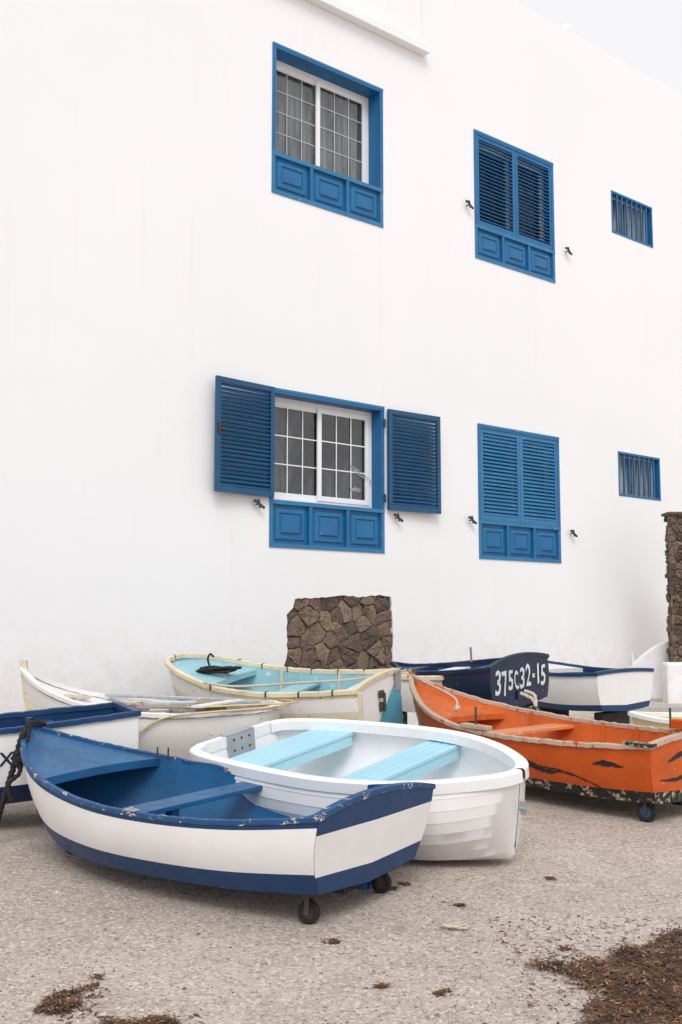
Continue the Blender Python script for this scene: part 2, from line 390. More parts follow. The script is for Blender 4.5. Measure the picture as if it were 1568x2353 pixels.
def sash_window(parent,s0,s1,z0,z1,y,cols,rows,bar=.007,barm=0):
    mb=MB(); fw=0.05
    mb.box(s0,s1,y,y+.06,z0,z0+fw); mb.box(s0,s1,y,y+.06,z1-fw,z1)
    mb.box(s0,s0+fw,y+.001,y+.059,z0+fw,z1-fw); mb.box(s1-fw,s1,y+.001,y+.059,z0+fw,z1-fw)
    mid=(s0+s1)/2
    for k,(a,b,yy) in enumerate(((s0+fw,mid+.03,y+.012),(mid-.05,s1-fw,y-.012))):
        sw=0.06
        mb.box(a,a+sw,yy,yy+.022,z0+fw,z1-fw); mb.box(b-sw,b,yy,yy+.022,z0+fw,z1-fw)
        mb.box(a+sw,b-sw,yy+.001,yy+.021,z0+fw,z0+fw+sw); mb.box(a+sw,b-sw,yy+.001,yy+.021,z1-fw-sw,z1-fw)
        for i in range(1,cols):
            x=a+sw+(b-a-2*sw)*i/cols; mb.box(x-bar,x+bar,yy+.004,yy+.010,z0+fw+sw,z1-fw-sw,barm)
        for i in range(1,rows):
            zc=z0+fw+sw+(z1-z0-2*fw-2*sw)*i/rows; mb.box(a+sw,b-sw,yy+.0035,yy+.0105,zc-bar,zc+bar,barm)
    mb.obj('frame',[M['alu'],M['bar']],parent,bevel=0.002)
    mb=MB(); mb.box(s0+fw,mid,y+.026,y+.029,z0+fw,z1-fw); mb.box(mid,s1-fw,y+.0025,y+.0055,z0+fw,z1-fw)
    mb.obj('pane',[M['glass']],parent)
def curtain_or_backing(parent,s0,s1,z0,z1,y,mat,amp=0.02):
    N=90; rows=[]
    for z in (z0,z1): rows.append([(s0+(s1-s0)*i/N, y+amp*math.sin(i*0.9)+amp*.6*math.sin(i*2.3+1), z) for i in range(N+1)])
    mb=MB(); mb.grid(rows); mb.obj('curtain',[mat],parent,60)
def window_surround(s0,s1,z0,z1,zp,depth,label):
    mb=MB(); fw=0.05
    mb.box(s0,s1,-0.014,depth,z1-fw,z1,0); mb.box(s0,s0+fw,-0.012,depth,zp,z1-fw-.001,0); mb.box(s1-fw,s1,-0.012,depth,zp,z1-fw-.001,0)
    mb.box(s0,s1,-0.018,-0.0145,z1-0.022,z1+.004,1)
    apron(mb,s0,s1,z0,zp,0,1)
    mb.box(s0+.01,s1-.01,0.10,depth,z0+.01,zp-.002,0)
    o=mb.obj('window',[M['winblue'],M['winblue_lt']],house)
    o['label']=label
    return o
w=window_surround(A[0],A[1],Z1[0],Z1[1],6.90,0.27,'blue framed window with panelled apron and grey curtains')
sash_window(w,A[0]+.05,A[1]-.05,6.90,Z1[1]-.05,0.20,3,4,.006,1)
curtain_or_backing(w,A[0]+.05,A[1]-.05,6.9,Z1[1]-.05,0.29,M['curtain'])
w=window_surround(A[0],A[1],Z2[0],Z2[1],2.97,0.24,'blue framed window with louvred shutters folded open')
sash_window(w,A[0]+.05,A[1]-.05,2.97,Z2[1]-.05,0.16,3,3)
curtain_or_backing(w,A[0]-.1,A[1]+.1,2.9,4.2,0.42,M['curtain_dk'],0.03)  # no real drape: dark sheet painted as the dim room behind the glass
shutter('shutter',0.80,1.21,24,math.radians(52),w,(A[0]+.02,-0.045,2.985),math.radians(5),-1,latch=True)
shutter('shutter',0.83,1.21,24,math.radians(52),w,(A[1]+.03,-0.045,2.965),math.radians(-3),1)
v,f=text_mesh('HOTELERIA',0.085,.001)  # mirrored grey letters paint a reflection of signage onto the pane
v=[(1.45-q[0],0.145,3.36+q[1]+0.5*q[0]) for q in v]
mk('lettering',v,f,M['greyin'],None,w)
v,f=text_mesh('cafes',0.08,0.002)  # second mirrored word, also a reflection painted as flat letters
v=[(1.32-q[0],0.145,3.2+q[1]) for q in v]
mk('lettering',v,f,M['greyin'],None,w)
for zz,zp,ang,lab in ((Z1,6.88,math.radians(10),'closed blue louvred shutters over a panelled apron'),(Z2,2.95,math.radians(56),'closed faded blue louvred shutters over a panelled apron')):
    w=window_surround(B[0],B[1],zz[0],zz[1],zp,0.2,lab)
    mt=M['winblue'] if zz is Z1 else M['winblue_lt']
    hw=(B[1]-B[0]-.08)/2
    shutter('shutter',hw-.003,zz[1]-.04-zp-.01,22,ang,w,(B[0]+.04,0.012,zp+.003),0,1,mt)
    shutter('shutter',hw-.003,zz[1]-.04-zp-.01,22,ang,w,(B[1]-.04,0.012,zp+.003),0,-1,mt)
    sash_window(w,B[0]+.05,B[1]-.05,zp,zz[1]-.05,0.13,1,1)
    curtain_or_backing(w,B[0],B[1],zp,zz[1],0.4,M['curtain_dk'])  # dark sheet standing in for the unlit room behind the louvres
for z0,z1 in ((7.50,8.16),(3.495,4.156)):
    mb=MB(); fw=0.03; s0,s1=C
    mb.box(s0,s1,-.008,.16,z1-fw,z1); mb.box(s0,s1,-.008,.16,z0,z0+fw); mb.box(s0,s0+fw,-.006,.16,z0+fw,z1-fw); mb.box(s1-fw,s1,-.006,.16,z0+fw,z1-fw)
    for i in range(1,8):
        x=s0+fw+(s1-s0-2*fw)*i/8; mb.box(x-.012,x+.012,0.0,0.024,z0+fw,z1-fw,1)
    w=mb.obj('window',[M['winblue'],M['winblue']],house); w['label']='small square window behind vertical blue bars'
    mb=MB(); mb.box(s0+fw,s1-fw,.10,.12,z0+fw,z0+fw+.03);mb.box(s0+fw,s1-fw,.10,.12,z1-fw-.03,z1-fw);
    for x in (s0+fw,(s0+s1)/2-.03,s1-fw-.05): mb.box(x,x+.05,.101,.119,z0+fw,z1-fw)
    mb.obj('frame',[M['concrete']],w)
    curtain_or_backing(w,s0,s1,z0,z1,0.16,M['curtain_small'])
def catch(s,z):
    mb=MB(); mb.cyl((0,-.03,0),(0,1,0),.009,.06,8)
    R=Matrix.Rotation(0.5,4,'Y'); mb.box(-.06,.06,-.07,-.055,-.011,.011,0,R); mb.box(-.012,.012,-.072,-.053,-.045,.055,0,Matrix.Rotation(-.35,4,'Y'))
    mb.cyl((-.06,-.063,.03),(0,1,0),.018,.02,8); mb.cyl((.055,-.063,-.035),(0,1,0),.016,.02,8)
    o=mb.obj('shutter_catch',[M['iron']],house,bevel=.003); o.location=(s,0,z)
for s,z in ((3.13,7.08),(5.20,6.93),(3.11,2.93),(5.17,2.87),(-0.22,2.90),(1.82,2.88)): catch(s,z)
for zz in (3.1,4.0):
    MB().cyl((A[1]-.012,-.035,zz),(0,0,1),.012,.10,8).obj('hinge',[M['iron']],house); MB().cyl((A[0],-.03,zz),(0,0,1),.010,.08,8).obj('hinge',[M['iron']],house)

# ---------------------------------------------------------------- stones
def clip(poly,px,py,nx,ny):
    out=[]
    n=len(poly)
    for i in range(n):
        a=poly[i]; b=poly[(i+1)%n]
        da=(a[0]-px)*nx+(a[1]-py)*ny; db=(b[0]-px)*nx+(b[1]-py)*ny
        if da<=0: out.append(a)
        if (da<0<db) or (db<0<da):
            t=da/(da-db); out.append((a[0]+(b[0]-a[0])*t,a[1]+(b[1]-a[1])*t))
    return out
def stones(region, cell, depth, rnd, xform, mb, jit=.42, sq=1.0):
    xs=[q[0] for q in region]; zs=[q[1] for q in region]
    x0,x1,z0,z1=min(xs),max(xs),min(zs),max(zs)
    pts=[]; nx=max(1,int((x1-x0)/cell)); nz=max(1,int((z1-z0)/(cell*sq)))
    for i in range(nx+1):
        for j in range(nz+1):
            pts.append((x0+(i+.5*(j%2)+rnd.uniform(-jit,jit))*(x1-x0)/nx, z0+(j+rnd.uniform(-jit,jit))*(z1-z0)/nz))
    for p_ in pts:
        poly=list(region)
        for q in pts:
            if q is p_: continue
            d=math.hypot(q[0]-p_[0],q[1]-p_[1])
            if d>cell*3.5 or d<1e-6: continue
            poly=clip(poly,(p_[0]+q[0])/2,(p_[1]+q[1])/2,(q[0]-p_[0])/d,(q[1]-p_[1])/d)
            if len(poly)<3: break
        if len(poly)<3: continue
        cx=sum(a[0] for a in poly)/len(poly); cy=sum(a[1] for a in poly)/len(poly)
        rad=sum(math.hypot(a[0]-cx,a[1]-cy) for a in poly)/len(poly)
        if rad<cell*.15: continue
        fine=[]
        for i in range(len(poly)):
            a=poly[i]; b=poly[(i+1)%len(poly)]; L=math.hypot(b[0]-a[0],b[1]-a[1]); n=max(1,int(L/(cell*.22)))
            for k in range(n):
                t=k/n; fine.append((a[0]+(b[0]-a[0])*t+rnd.uniform(-1,1)*cell*.04, a[1]+(b[1]-a[1])*t+rnd.uniform(-1,1)*cell*.04))
        dd=depth*rnd.uniform(.5,1.15); tx=rnd.uniform(-.2,.2); tz=rnd.uniform(-.2,.2)
        rings=[(0.975,0.0),(0.96,.6),(0.89,.9),(0.62,1.0),(.3,1.0)]
        k=len(mb.v); n=len(fine)
        for s,h in rings:
            for a in fine:
                x=cx+(a[0]-cx)*s; z=cy+(a[1]-cy)*s
                hh=min(-.002*(1 if h else 0),-dd*h*(1+rnd.uniform(-.24,.24))+ (tx*(x-cx)+tz*(z-cy))*h)
                mb.v.append(xform((x,hh,z)))
        mb.v.append(xform((cx,-dd*rnd.uniform(.85,1.2),cy)))
        m=rnd.choice([0,0,1,2])
        for r in range(4):
            for i in range(n):
                j=(i+1)%n; mb.f.append((k+r*n+i,k+r*n+j,k+(r+1)*n+j,k+(r+1)*n+i)); mb.m.append(m)
        for i in range(n): mb.f.append((k+4*n+i,k+4*n+(i+1)%n,k+5*n)); mb.m.append(m)
rnd=random.Random(3)
SM=[M['stone'],M['stone2'],M['stone3']]
big_region=[(0.06,-.1),(1.85,-.1),(1.85,2.0),(0.08,2.0)]
def flush(q):
    # stones near the rim of the opening stay under the plaster face
    x,y,z=q; edge=min(x-.30,1.72-x,1.86-z)
    lim=-.066 if edge>0.02 else -.050
    return (x,max(y,lim),z)
mb=MB(); stones(big_region,0.155,0.05,rnd,flush,mb,.70,1.15)
pe=mb.obj('stone_infill',SM,house,smooth=32); pe.location=(0,.054,0); pe['label']='patch of dark volcanic stones set in the plaster'
mb=MB(); mb.quad((.05,.056,-.4),(1.86,.056,-.4),(1.86,.056,2.02),(.05,.056,2.02)); mb.obj('mortar_bed',[M['mortar']],house)

sw=empty('stone_wall',Matrix.Translation((4.50,14.5,gz(14.5))),'rough dark volcanic stone wall with thin slab cap','wall')
mb=MB(); mb.box(0.04,.95,0.04,.22,-.2,2.66); mb.obj('core',[M['mortar']],sw)
mb=MB(); stones([(0,0),(.97,0),(.97,2.68),(-.03,2.68)],0.10,.07,rnd,lambda q:(q[0],q[1]+.04,q[2]),mb)
stones([(0,0),(.25,0),(.25,2.68),(0,2.68)],0.10,.06,rnd,lambda q:(q[1]+.04,.25-q[0],q[2]),mb)
mb.obj('stones',SM,sw,smooth=38)
mb=MB(); mb.box(-.05,1.02,-.04,.27,2.68,2.72); mb.obj('cap',[M['stone2']],sw,bevel=.01)

mb=MB(); N=24; prof=[]
for i in range(N+1):
    t=i/N; prof.append((3.76+t*0.95, 0.60+0.80*math.sin(t*math.pi/2)**0.75))
rows=[[(x,14.85,0.2) for x,z in prof],[(x,14.85,z) for x,z in prof],[(x,15.03,z) for x,z in prof],[(x,15.03,.2) for x,z in prof]]
mb.grid(rows); o=mb.obj('curved_wall',[M['plaster']],None,40); tag(o,'low white plastered wall with curved sloping top','wall')
mb=MB(); mb.box(4.22,6,13.95,14.2,.2,1.12); o=mb.obj('low_wall',[M['plaster']],None,bevel=.03); tag(o,'low white plastered wall beside the step','wall')
mb=MB(); mb.box(3.6,6,13.5,15.0,.1,.60); o=mb.obj('concrete_step',[M['concrete']],None,bevel=.02); tag(o,'worn grey concrete step at the foot of the wall','step')

# ---------------------------------------------------------------- boats
def ground_frame(cx,cy,dx,dy,roll=0,lift=0):
    up=Vector((0,-SL,1)).normalized(); f=Vector((dx,dy,0)); f=(f-up*f.dot(up)).normalized(); l=up.cross(f)
    m=Matrix(((f.x,l.x,up.x,cx),(f.y,l.y,up.y,cy),(f.z,l.z,up.z,gz(cy)+lift),(0,0,0,1)))
    return m@Matrix.Rotation(roll,4,'X')
class Boat:
    def __init__(s,G,Cc,K,c,d,label,roll=0,bulge=.03,th=.022,name='rowing_boat',cat='boat',lift=0):
        s.G,s.C,s.K=G,Cc,K; s.bulge=bulge; s.th=th
        s.e=empty(name,ground_frame(c[0],c[1],d[0],d[1],roll,lift),label,cat,'small boats parked in the yard')
    def t_of(s,x):
        lo,hi=0,1
        for _ in range(30):
            m=(lo+hi)/2
            if cr(s.G,m)[0]<x: lo=m
            else: hi=m
        return (lo+hi)/2
    def pt(s,t,f,side,off=0):
        g=cr(s.G,t); c=cr(s.C,t)
        p=[g[i]+(c[i]-g[i])*f for i in range(3)]
        b=max(p[1],0.004)
        b+=s.bulge*math.sin(math.pi*min(max(f,0),1))*min(1,b/.3)
        return (p[0],side*max(b+off,0.001),p[2])
    def pt_n(s,t,f,side,off):
        a=s.pt(t-.01,f,side); b=s.pt(t+.01,f,side); p=s.pt(t,f,side); tx=b[0]-a[0]; ty=b[1]-a[1]; L=math.hypot(tx,ty) or 1
        n=(-ty/L*side,tx/L*side)
        return (p[0]+n[0]*off,p[1]+n[1]*off,p[2])
    def hull(s,bands,mats,inner,lap=0,N=44,bottom=None,tb=None,arch=0.0,tin=None,floor=0.9):
        mb=MB(); fs=[0.0]; rm=[]; offs=[0.0]
        prev=0.0
        for fe,mi in bands:
            k=1 if lap else max(1,int((fe-prev)/.12))
            for q in range(k):
                f0=prev+(fe-prev)*(q+1)/k
                if lap:
                    fs.append(f0); offs.append(lap); rm.append(mi); fs.append(f0+.004); offs.append(0); rm.append(mi)
                else: fs.append(f0); offs.append(0); rm.append(mi)
            prev=fe
        for side in (1,-1):
            rows=[]
            for f,of in zip(fs,offs): rows.append([s.pt(i/N,f,side,of) for i in range(N+1)])
            last=rows[-1]; kk=[cr(s.K,i/N) for i in range(N+1)]
            for q in (.35,.7,1.0):
                rows.append([tuple(last[i][a]+(kk[i][a]-last[i][a])*(q if a<2 else q**.7) for a in range(3)) for i in range(N+1)])
            mm=rm+[bottom if bottom is not None else rm[-1]]*3
            if side<0: rows=[r[::-1] for r in rows]
            mb.grid(rows,mm)
            irows=[]
            nin=8
            for q in range(nin+1):
                f=floor*q/nin; irows.append([s.pt(i/N,f,side,-s.th) for i in range(N)])
            zfl=[q for q in irows[-1]]
            irows.append([(q[0],0,q[2]-.004) for q in zfl])
            if side>0: irows=[r[::-1] for r in irows]
            mb.grid(irows,inner)
        mb.obj('hull',mats,s.e,smooth=35)
        mb=MB(); tb=tb or bands; nc=20
        def trow(f,x):
            p=s.pt(0,f,1); g=cr(s.G,0); c=cr(s.C,0); k=cr(s.K,0); r=[]
            for j in range(nc+1):
                cc=-1+2*j/nc; zt=g[2]+arch*(1-cc*cc)*(1 if f<=0 else max(0,1-f*6)); zb=c[2]+(k[2]-c[2])*(1-abs(cc))
                r.append((x+p[0],p[1]*cc,zt+(zb-zt)*f))
            return r
        fl=[0];tm=[]
        for fe,mi in tb:
            k=max(1,int((fe-fl[-1])/.15)); a=fl[-1]
            for q in range(k): fl.append(a+(fe-a)*(q+1)/k); tm.append(mi)
        fr=[trow(f,-.002) for f in fl]; bk=[trow(f,.030) for f in fl]
        mb.grid([r[::-1] for r in fr],tm); mb.grid(bk,tin if tin is not None else inner)
        mb.grid([fr[0][::-1],bk[0][::-1]],tm[0])
        mb.obj('transom',mats,s.e,smooth=35); s.arch=arch
    def rail(s,mat,wo=.022,wi=.03,hb=.03,ht=.012,transom=True,N=60,name='gunwale',jit=.0015):
        mb=MB(); rr=random.Random(5)
        for side in (1,-1):
            R=[[] for _ in range(7)]
            for i in range(N+1):
                t=i/N; j=rr.uniform(-jit,jit)
                g=s.pt(t,0,side); a=s.pt(max(t-.012,0),0,side); b=s.pt(min(t+.012,1),0,side)
                tx,ty=b[0]-a[0],b[1]-a[1]; L=math.hypot(tx,ty) or 1; n=(-ty/L*side,tx/L*side)
                for q,(o,z) in enumerate(((-wi,-hb),(-wi,ht*.6),(-wi*.6,ht),(wo*.6,ht),(wo,ht*.4),(wo,-hb),(-wi,-hb))):
                    y=g[1]+n[1]*(o+j)
                    if side*y<0.0: y=0.0
                    R[q].append((g[0]+n[0]*(o+j),y,g[2]+z+j))
            rows=R if side<0 else [r[::-1] for r in R]
            mb.grid(rows,0)
        if transom:
            g=cr(s.G,0); nc=20; R=[[] for _ in range(5)]
            for j in range(nc+1):
                cc=-1+2*j/nc; z=g[2]+s.arch*(1-cc*cc); y=(g[1]+wo*.8)*cc
                for q,(x,dz) in enumerate(((.042,-hb),(.042,ht+.002),(-wo*.7,ht+.002),(-wo*.7,-hb*.9),(.042,-hb))): R[q].append((g[0]+x,y,z+dz))
            mb.grid(R,0)
            for sd in (1,-1):
                y=sd*(g[1]+wo*.8); k=len(mb.v); mb.v+=[(g[0]+.042,y,g[2]-hb),(g[0]+.042,y,g[2]+ht+.002),(g[0]-wo*.7,y,g[2]+ht+.002),(g[0]-wo*.7,y,g[2]-hb*.9)]; mb.f.append((k,k+1,k+2,k+3)); mb.m.append(0)
        return mb.obj(name,[mat],s.e,smooth=40)
    def yin(s,x,z):
        t=s.t_of(x); g=cr(s.G,t); c=cr(s.C,t); f=min(max((g[2]-z)/max(g[2]-c[2],.01),0),1)
        return s.pt(t,f,1)[1]-s.th
    def thwart(s,x,w,drop,mat,thick=.03,planks=1,skirt=0,name='thwart',post=None):
        mb=MB(); t=s.t_of(x); z=cr(s.G,t)[2]-drop; gap=.006 if planks>1 else 0
        for q in range(planks):
            a=x-w/2+q*w/planks+gap/2; b=x-w/2+(q+1)*w/planks-gap/2
            ya=s.yin(a,z); yb=s.yin(b,z); k=len(mb.v)
            mb.v+=[(a,-ya,z),(b,-yb,z),(b,yb,z),(a,ya,z),(a,-ya,z-thick),(b,-yb,z-thick),(b,yb,z-thick),(a,ya,z-thick)]
            for f in ((0,1,2,3),(4,7,6,5),(0,4,5,1),(1,5,6,2),(2,6,7,3),(3,7,4,0)): mb.f.append(tuple(k+i for i in f)); mb.m.append(0)
        if skirt:
            ya=min(s.yin(x-w/2,z-skirt),s.yin(x+w/2,z-skirt))
            mb.box(x-w/2+.01,x+w/2-.01,-ya,ya,z-skirt,z-thick-.001)
        if post: mb.box(x-.03,x+.03,post-.03,post+.03,cr(s.C,t)[2]+.02,z-thick)
        return mb.obj(name,[mat],s.e,bevel=.004)
    def deck(s,x0,drop,mat,camber=.015,lip=.05,name='foredeck',N=16):
        t0=s.t_of(x0); rows=[]
        for i in range(N+1):
            t=t0+(1-t0)*i/N; g=s.pt(t,0,1); b=max(g[1]-s.th-.004,0.0005); rows.append([(g[0]-(.01 if i==N else 0),b*c,g[2]-drop+camber*(1-c*c)*min(1,b/.2)) for c in [-1+q/5 for q in range(11)]])
        mb=MB(); mb.grid([r for r in rows]); r0=rows[0]
        mb.grid([[(q[0],q[1],q[2]-lip) for q in r0],r0]); mb.grid([[(q[0]+.025,q[1],q[2]-lip) for q in r0],[(q[0],q[1],q[2]-lip) for q in r0]])
        return mb.obj(name,[mat],s.e,smooth=40)
    def stroke(s,pts,mat,side=1,name='painted_stripe'):
        K=(len(pts)-1)*8; top=[];bot=[]; rr=random.Random(int(pts[0][0]*1000))
        for i in range(K+1):
            x,f,h=cr(pts,i/K); t=s.t_of(x); j=rr.uniform(-.012,.012)
            top.append(s.pt_n(t,f-h+j,side,.003)); bot.append(s.pt_n(t,f+h+rr.uniform(-.012,.012),side,.003))
        mb=MB(); mb.grid([top,bot] if side<0 else [top[::-1],bot[::-1]]); mb.obj(name,[mat],s.e)
    def wheel(s,x,y,r=.06,w=.04,ang=0.3,top=.17,mat=None):
        mb=MB(); R=Matrix.Translation((x,y,r))@Matrix.Rotation(ang,4,'Z')
        ax=R.to_3x3()@Vector((0,1,0)); c=R.to_translation()
        n=20; prof=[(-w/2,r*.55),(-w/2,r*.88),(-w*.3,r),(w*.3,r),(w/2,r*.88),(w/2,r*.55)]
        u=Vector((0,0,1)); q=ax.cross(u); rows=[]
        for o,rr in prof: rows.append([tuple(c+ax*o+(u*math.cos(2*math.pi*i/n)+q*math.sin(2*math.pi*i/n))*rr) for i in range(n+1)])
        mb.grid(rows,0); mb.cyl(c,ax,r*.56,w*.8,16,1); mb.cyl(c,ax,r*.2,w*1.3,10,2)
        for sd in (-1,1):
            mb.box(-.012,.012,sd*(w/2+.010)-.003,sd*(w/2+.010)+.003,-.01,r+.03,2,R)
        mb.box(-.03,.03,-w/2-.015,w/2+.015,r+.025,r+.034,2,R)
        mb.box(-.04,.04,-.05,.05,r+.036,max(top-r,r+.04),3,R)
        mb.obj('wheel',[M['rubber'],mat or M['hubwood'],M['iron'],M['darkwood']],s.e,smooth=40)
    def stem(s,mat,w=.035,ext=.0,name='stem'):
        g=cr(s.G,1); c=cr(s.C,1); k=cr(s.K,1)
        P=[(g[0]+.012,g[2]+.035+ext),(g[0]*.5+c[0]*.5+.018,g[2]*.5+c[2]*.5),(k[0]+.01,k[2])]
        mb=MB(); N=10; L=[];
        for i in range(N+1):
            x,z=cr(P,i/N); L.append((x,z))
        rows=[[(x-.05,-w/2,z) for x,z in L],[(x+.006,-w/2,z) for x,z in L],[(x+.012,0,z) for x,z in L],[(x+.006,w/2,z) for x,z in L],[(x-.05,w/2,z) for x,z in L]]
        mb.grid(rows); x,z=L[0]; k2=len(mb.v); mb.v+=[(x-.05,-w/2,z),(x+.006,-w/2,z),(x+.012,0,z),(x+.006,w/2,z),(x-.05,w/2,z)]; mb.f.append((k2,k2+1,k2+2,k2+3,k2+4)); mb.m.append(0)
        mb.obj(name,[mat],s.e,smooth=40)
    def keelbar(s,mat,w=.035,h=.04):
        N=20; a=[cr(s.K,i/N) for i in range(N+1)]
        mb=MB(); rows=[[(p_[0],-w/2,p_[2]+.01) for p_ in a],[(p_[0],-w/2,p_[2]-h) for p_ in a],[(p_[0],w/2,p_[2]-h) for p_ in a],[(p_[0],w/2,p_[2]+.01) for p_ in a]]
        mb.grid(rows); mb.obj('keel',[mat],s.e)
    def ribs(s,xs,mat,f1=.88):
        for x in xs:
            t=s.t_of(x)
            for sd in (1,-1):
                mb=MB()
                a=[s.pt(t,f1*q/8,sd,-s.th) for q in range(9)]
                rows=[[(p_[0]-.012,p_[1],p_[2]) for p_ in a],[(p_[0]-.012,p_[1]-sd*.018,p_[2]) for p_ in a],[(p_[0]+.012,p_[1]-sd*.018,p_[2]) for p_ in a],[(p_[0]+.012,p_[1],p_[2]) for p_ in a]]
                mb.grid(rows); mb.obj('rib',[mat],s.e)
    def part(s,mb,name,mats,**k): return mb.obj(name,mats,s.e,**k)
def keel_from(Cc,dz): return [(c[0],0,c[2]-(dz if i<len(Cc)-1 else 0)) for i,c in enumerate(Cc)]

# 1 blue and white boat
G=[(0,.53,.565),(.5,.615,.505),(1.0,.66,.48),(1.5,.645,.485),(2.0,.545,.53),(2.4,.38,.595),(2.68,.185,.672),(2.86,.012,.745)]
Cc=[(.075,.44,.175),(.54,.515,.145),(1.0,.54,.13),(1.5,.52,.12),(1.98,.40,.115),(2.33,.235,.13),(2.58,.09,.16),(2.74,.008,.23)]
b=Boat(G,Cc,keel_from(Cc,.03),(.205,5.66),(-.809,.587),'blue and white wooden rowing boat with peeling rim on wheels',bulge=.035)
b.hull([(.12,1),(.72,0),(1.0,1)],[M['white'],M['navy'],M['blue_in']],2,arch=.055,tb=[(.22,1),(.76,0),(1.0,1)])
b.rail(M['navy_rim'],.011,.022,.018,.008,jit=.003,N=90); b.stem(M['navy'],ext=.015); b.keelbar(M['navy'])
b.thwart(1.38,.19,.055,M['blue_in'],.028,post=.12)
b.thwart(.17,.26,.05,M['blue_in'],.025,name='stern_seat')
b.deck(2.10,.012,M['blue_in'])
b.wheel(.19,.36,.058); b.wheel(.20,-.30,.058); b.wheel(2.25,.12,.055,top=.16)
mb=MB(); mb.box(0.2,2.3,-.05,.05,.07,.10); b.part(mb,'trolley_beam',[M['darkwood']])
t=b.t_of(1.15); q=b.pt(t,0,1); mb=MB(); mb.box(q[0]-.04,q[0]+.04,q[1]-.03,q[1]+.012,q[2]+.009,q[2]+.016); mb.cyl((q[0],q[1]-.005,q[2]+.018),(0,0,1),.012,.02,10); b.part(mb,'oarlock',[M['steel']])
for x,y in ((2.02,-.48),(2.09,-.45)): b.part(MB().cyl((x,y,.57),(0,0,1),.006,.08,8),'oar_pin',[M['iron']])

# 2 fibreglass dinghy
G=[(0,.36,.60),(.05,.47,.60),(.2,.545,.60),(.5,.61,.60),(.9,.655,.595),(1.3,.665,.59),(1.65,.60,.585),(1.95,.46,.58),(2.2,.26,.58),(2.31,.12,.58),(2.345,.01,.58)]
Cc=[(.05,.22,.15),(.09,.29,.14),(.23,.35,.12),(.5,.40,.09),(.9,.43,.06),(1.3,.43,.05),(1.64,.38,.045),(1.94,.28,.045),(2.15,.16,.055),(2.24,.08,.07),(2.27,.006,.085)]
b=Boat(G,Cc,keel_from(Cc,.03),(-.73,8.0),(.784,-.621),'white fibreglass dinghy with pale turquoise seats on the ground',roll=math.radians(7),bulge=.115)
b.hull([(.16,0),(.29,0),(.42,0),(.55,0),(.68,0),(.81,0),(.92,0)],[M['gelout'],M['gelout'],M['gel']],2,lap=.0035,arch=.0)
b.rail(M['gel'],.026,.052,.055,.018,jit=0)
b.thwart(.46,.36,.055,M['cyan_seat'],.025,planks=5,skirt=.10); b.thwart(1.40,.28,.065,M['cyan_seat'],.025,planks=4,skirt=.10)
mb=MB(); mb.box(.045,.055,-.13,.15,.47,.63,0)
for yy in (-.07,.01,.09):
    for zz in (.51,.585): mb.cyl((.057,yy,zz),(1,0,0),.010,.004,10,1)
mb.box(-.03,-.004,-.13,.15,.46,.62,0); mb.box(-.03,.055,-.13,.15,.622,.632,0)
b.part(mb,'motor_bracket',[M['steel'],M['iron']],bevel=.003)
mb=MB(); mb.cyl((2.35,0,.36),(1,0,0),.014,.05,10); mb.box(2.33,2.37,-.006,.006,.32,.40)
b.part(mb,'bow_eye',[M['steel']])

# 3 orange boat
G=[(0,.50,.56),(.5,.585,.53),(1.0,.635,.515),(1.5,.64,.515),(2.0,.57,.545),(2.45,.42,.61),(2.82,.22,.71),(3.12,.012,.84)]
Cc=[(.03,.42,.15),(.5,.50,.135),(1.0,.53,.13),(1.5,.515,.13),(1.98,.42,.14),(2.38,.27,.165),(2.70,.11,.21),(2.94,.008,.31)]
b=Boat(G,Cc,keel_from(Cc,.03),(2.57,7.93),(-.609,.793),'orange wooden rowing boat with black brush strokes on wheels',bulge=.03)
b.hull([(.80,0),(1.0,1)],[M['orange'],M['tar'],M['orange_in']],2,arch=.05)
b.rail(M['orange_rim'],.02,.028,.024,.010,jit=.004,N=80); b.stem(M['orange_rim'],ext=.02); b.keelbar(M['tar'])
b.thwart(1.72,.20,.06,M['orange_seat'],.03); b.thwart(.30,.24,.10,M['orange_in'],.03,name='stern_seat'); b.deck(2.30,.07,M['orange_in'])
b.ribs([.6,.95,1.3,2.05],M['orange_in'])
b.wheel(.14,.38,.075,mat=M['bluerubber'],top=.2); b.wheel(.14,-.38,.075,mat=M['bluerubber'],top=.2); b.wheel(2.3,.1,.065,top=.18)
b.stroke([(1.50,.44,.01),(1.30,.46,.04),(1.05,.50,.07),(.88,.60,.04),(.72,.57,.012)],M['black'])
b.stroke([(.98,.52,.010),(.75,.56,.020),(.55,.68,.016),(.38,.84,.008)],M['black'])
b.stroke([(.46,.36,.01),(.36,.33,.05),(.20,.38,.01)],M['black'])
b.stroke([(1.95,.22,.01),(1.85,.25,.03),(1.75,.27,.01)],M['black'])
def tstroke(pts):
    mb=MB(); top=[];bot=[]; K=20; rr=random.Random(int(pts[0][0]*999)+4)
    for i in range(K+1):
        y,z,h=cr(pts,i/K); xx=-.006+.03*(.56-z)/.41; top.append((xx,y,z+h+rr.uniform(-.003,.003))); bot.append((xx,y,z-h+rr.uniform(-.003,.003)))
    mb.grid([top,bot]); b.part(mb,'painted_stripe',[M['black']])
tstroke([(.30,.43,.004),(.18,.47,.018),(0,.51,.006)]); tstroke([(.38,.31,.004),(.2,.30,.012),(.0,.34,.016),(-.15,.42,.005)]); tstroke([(-.2,.5,.004),(-.3,.4,.02),(-.35,.3,.005)])
mb=MB(); mb.box(.28,.58,-.62,-.54,.545,.62); b.part(mb,'gunwale_block',[M['orange']],bevel=.006)
mb=MB(); mb.box(1.45,1.75,.59,.665,.53,.565); b.part(mb,'gunwale_block',[M['orange_rim']],bevel=.006)
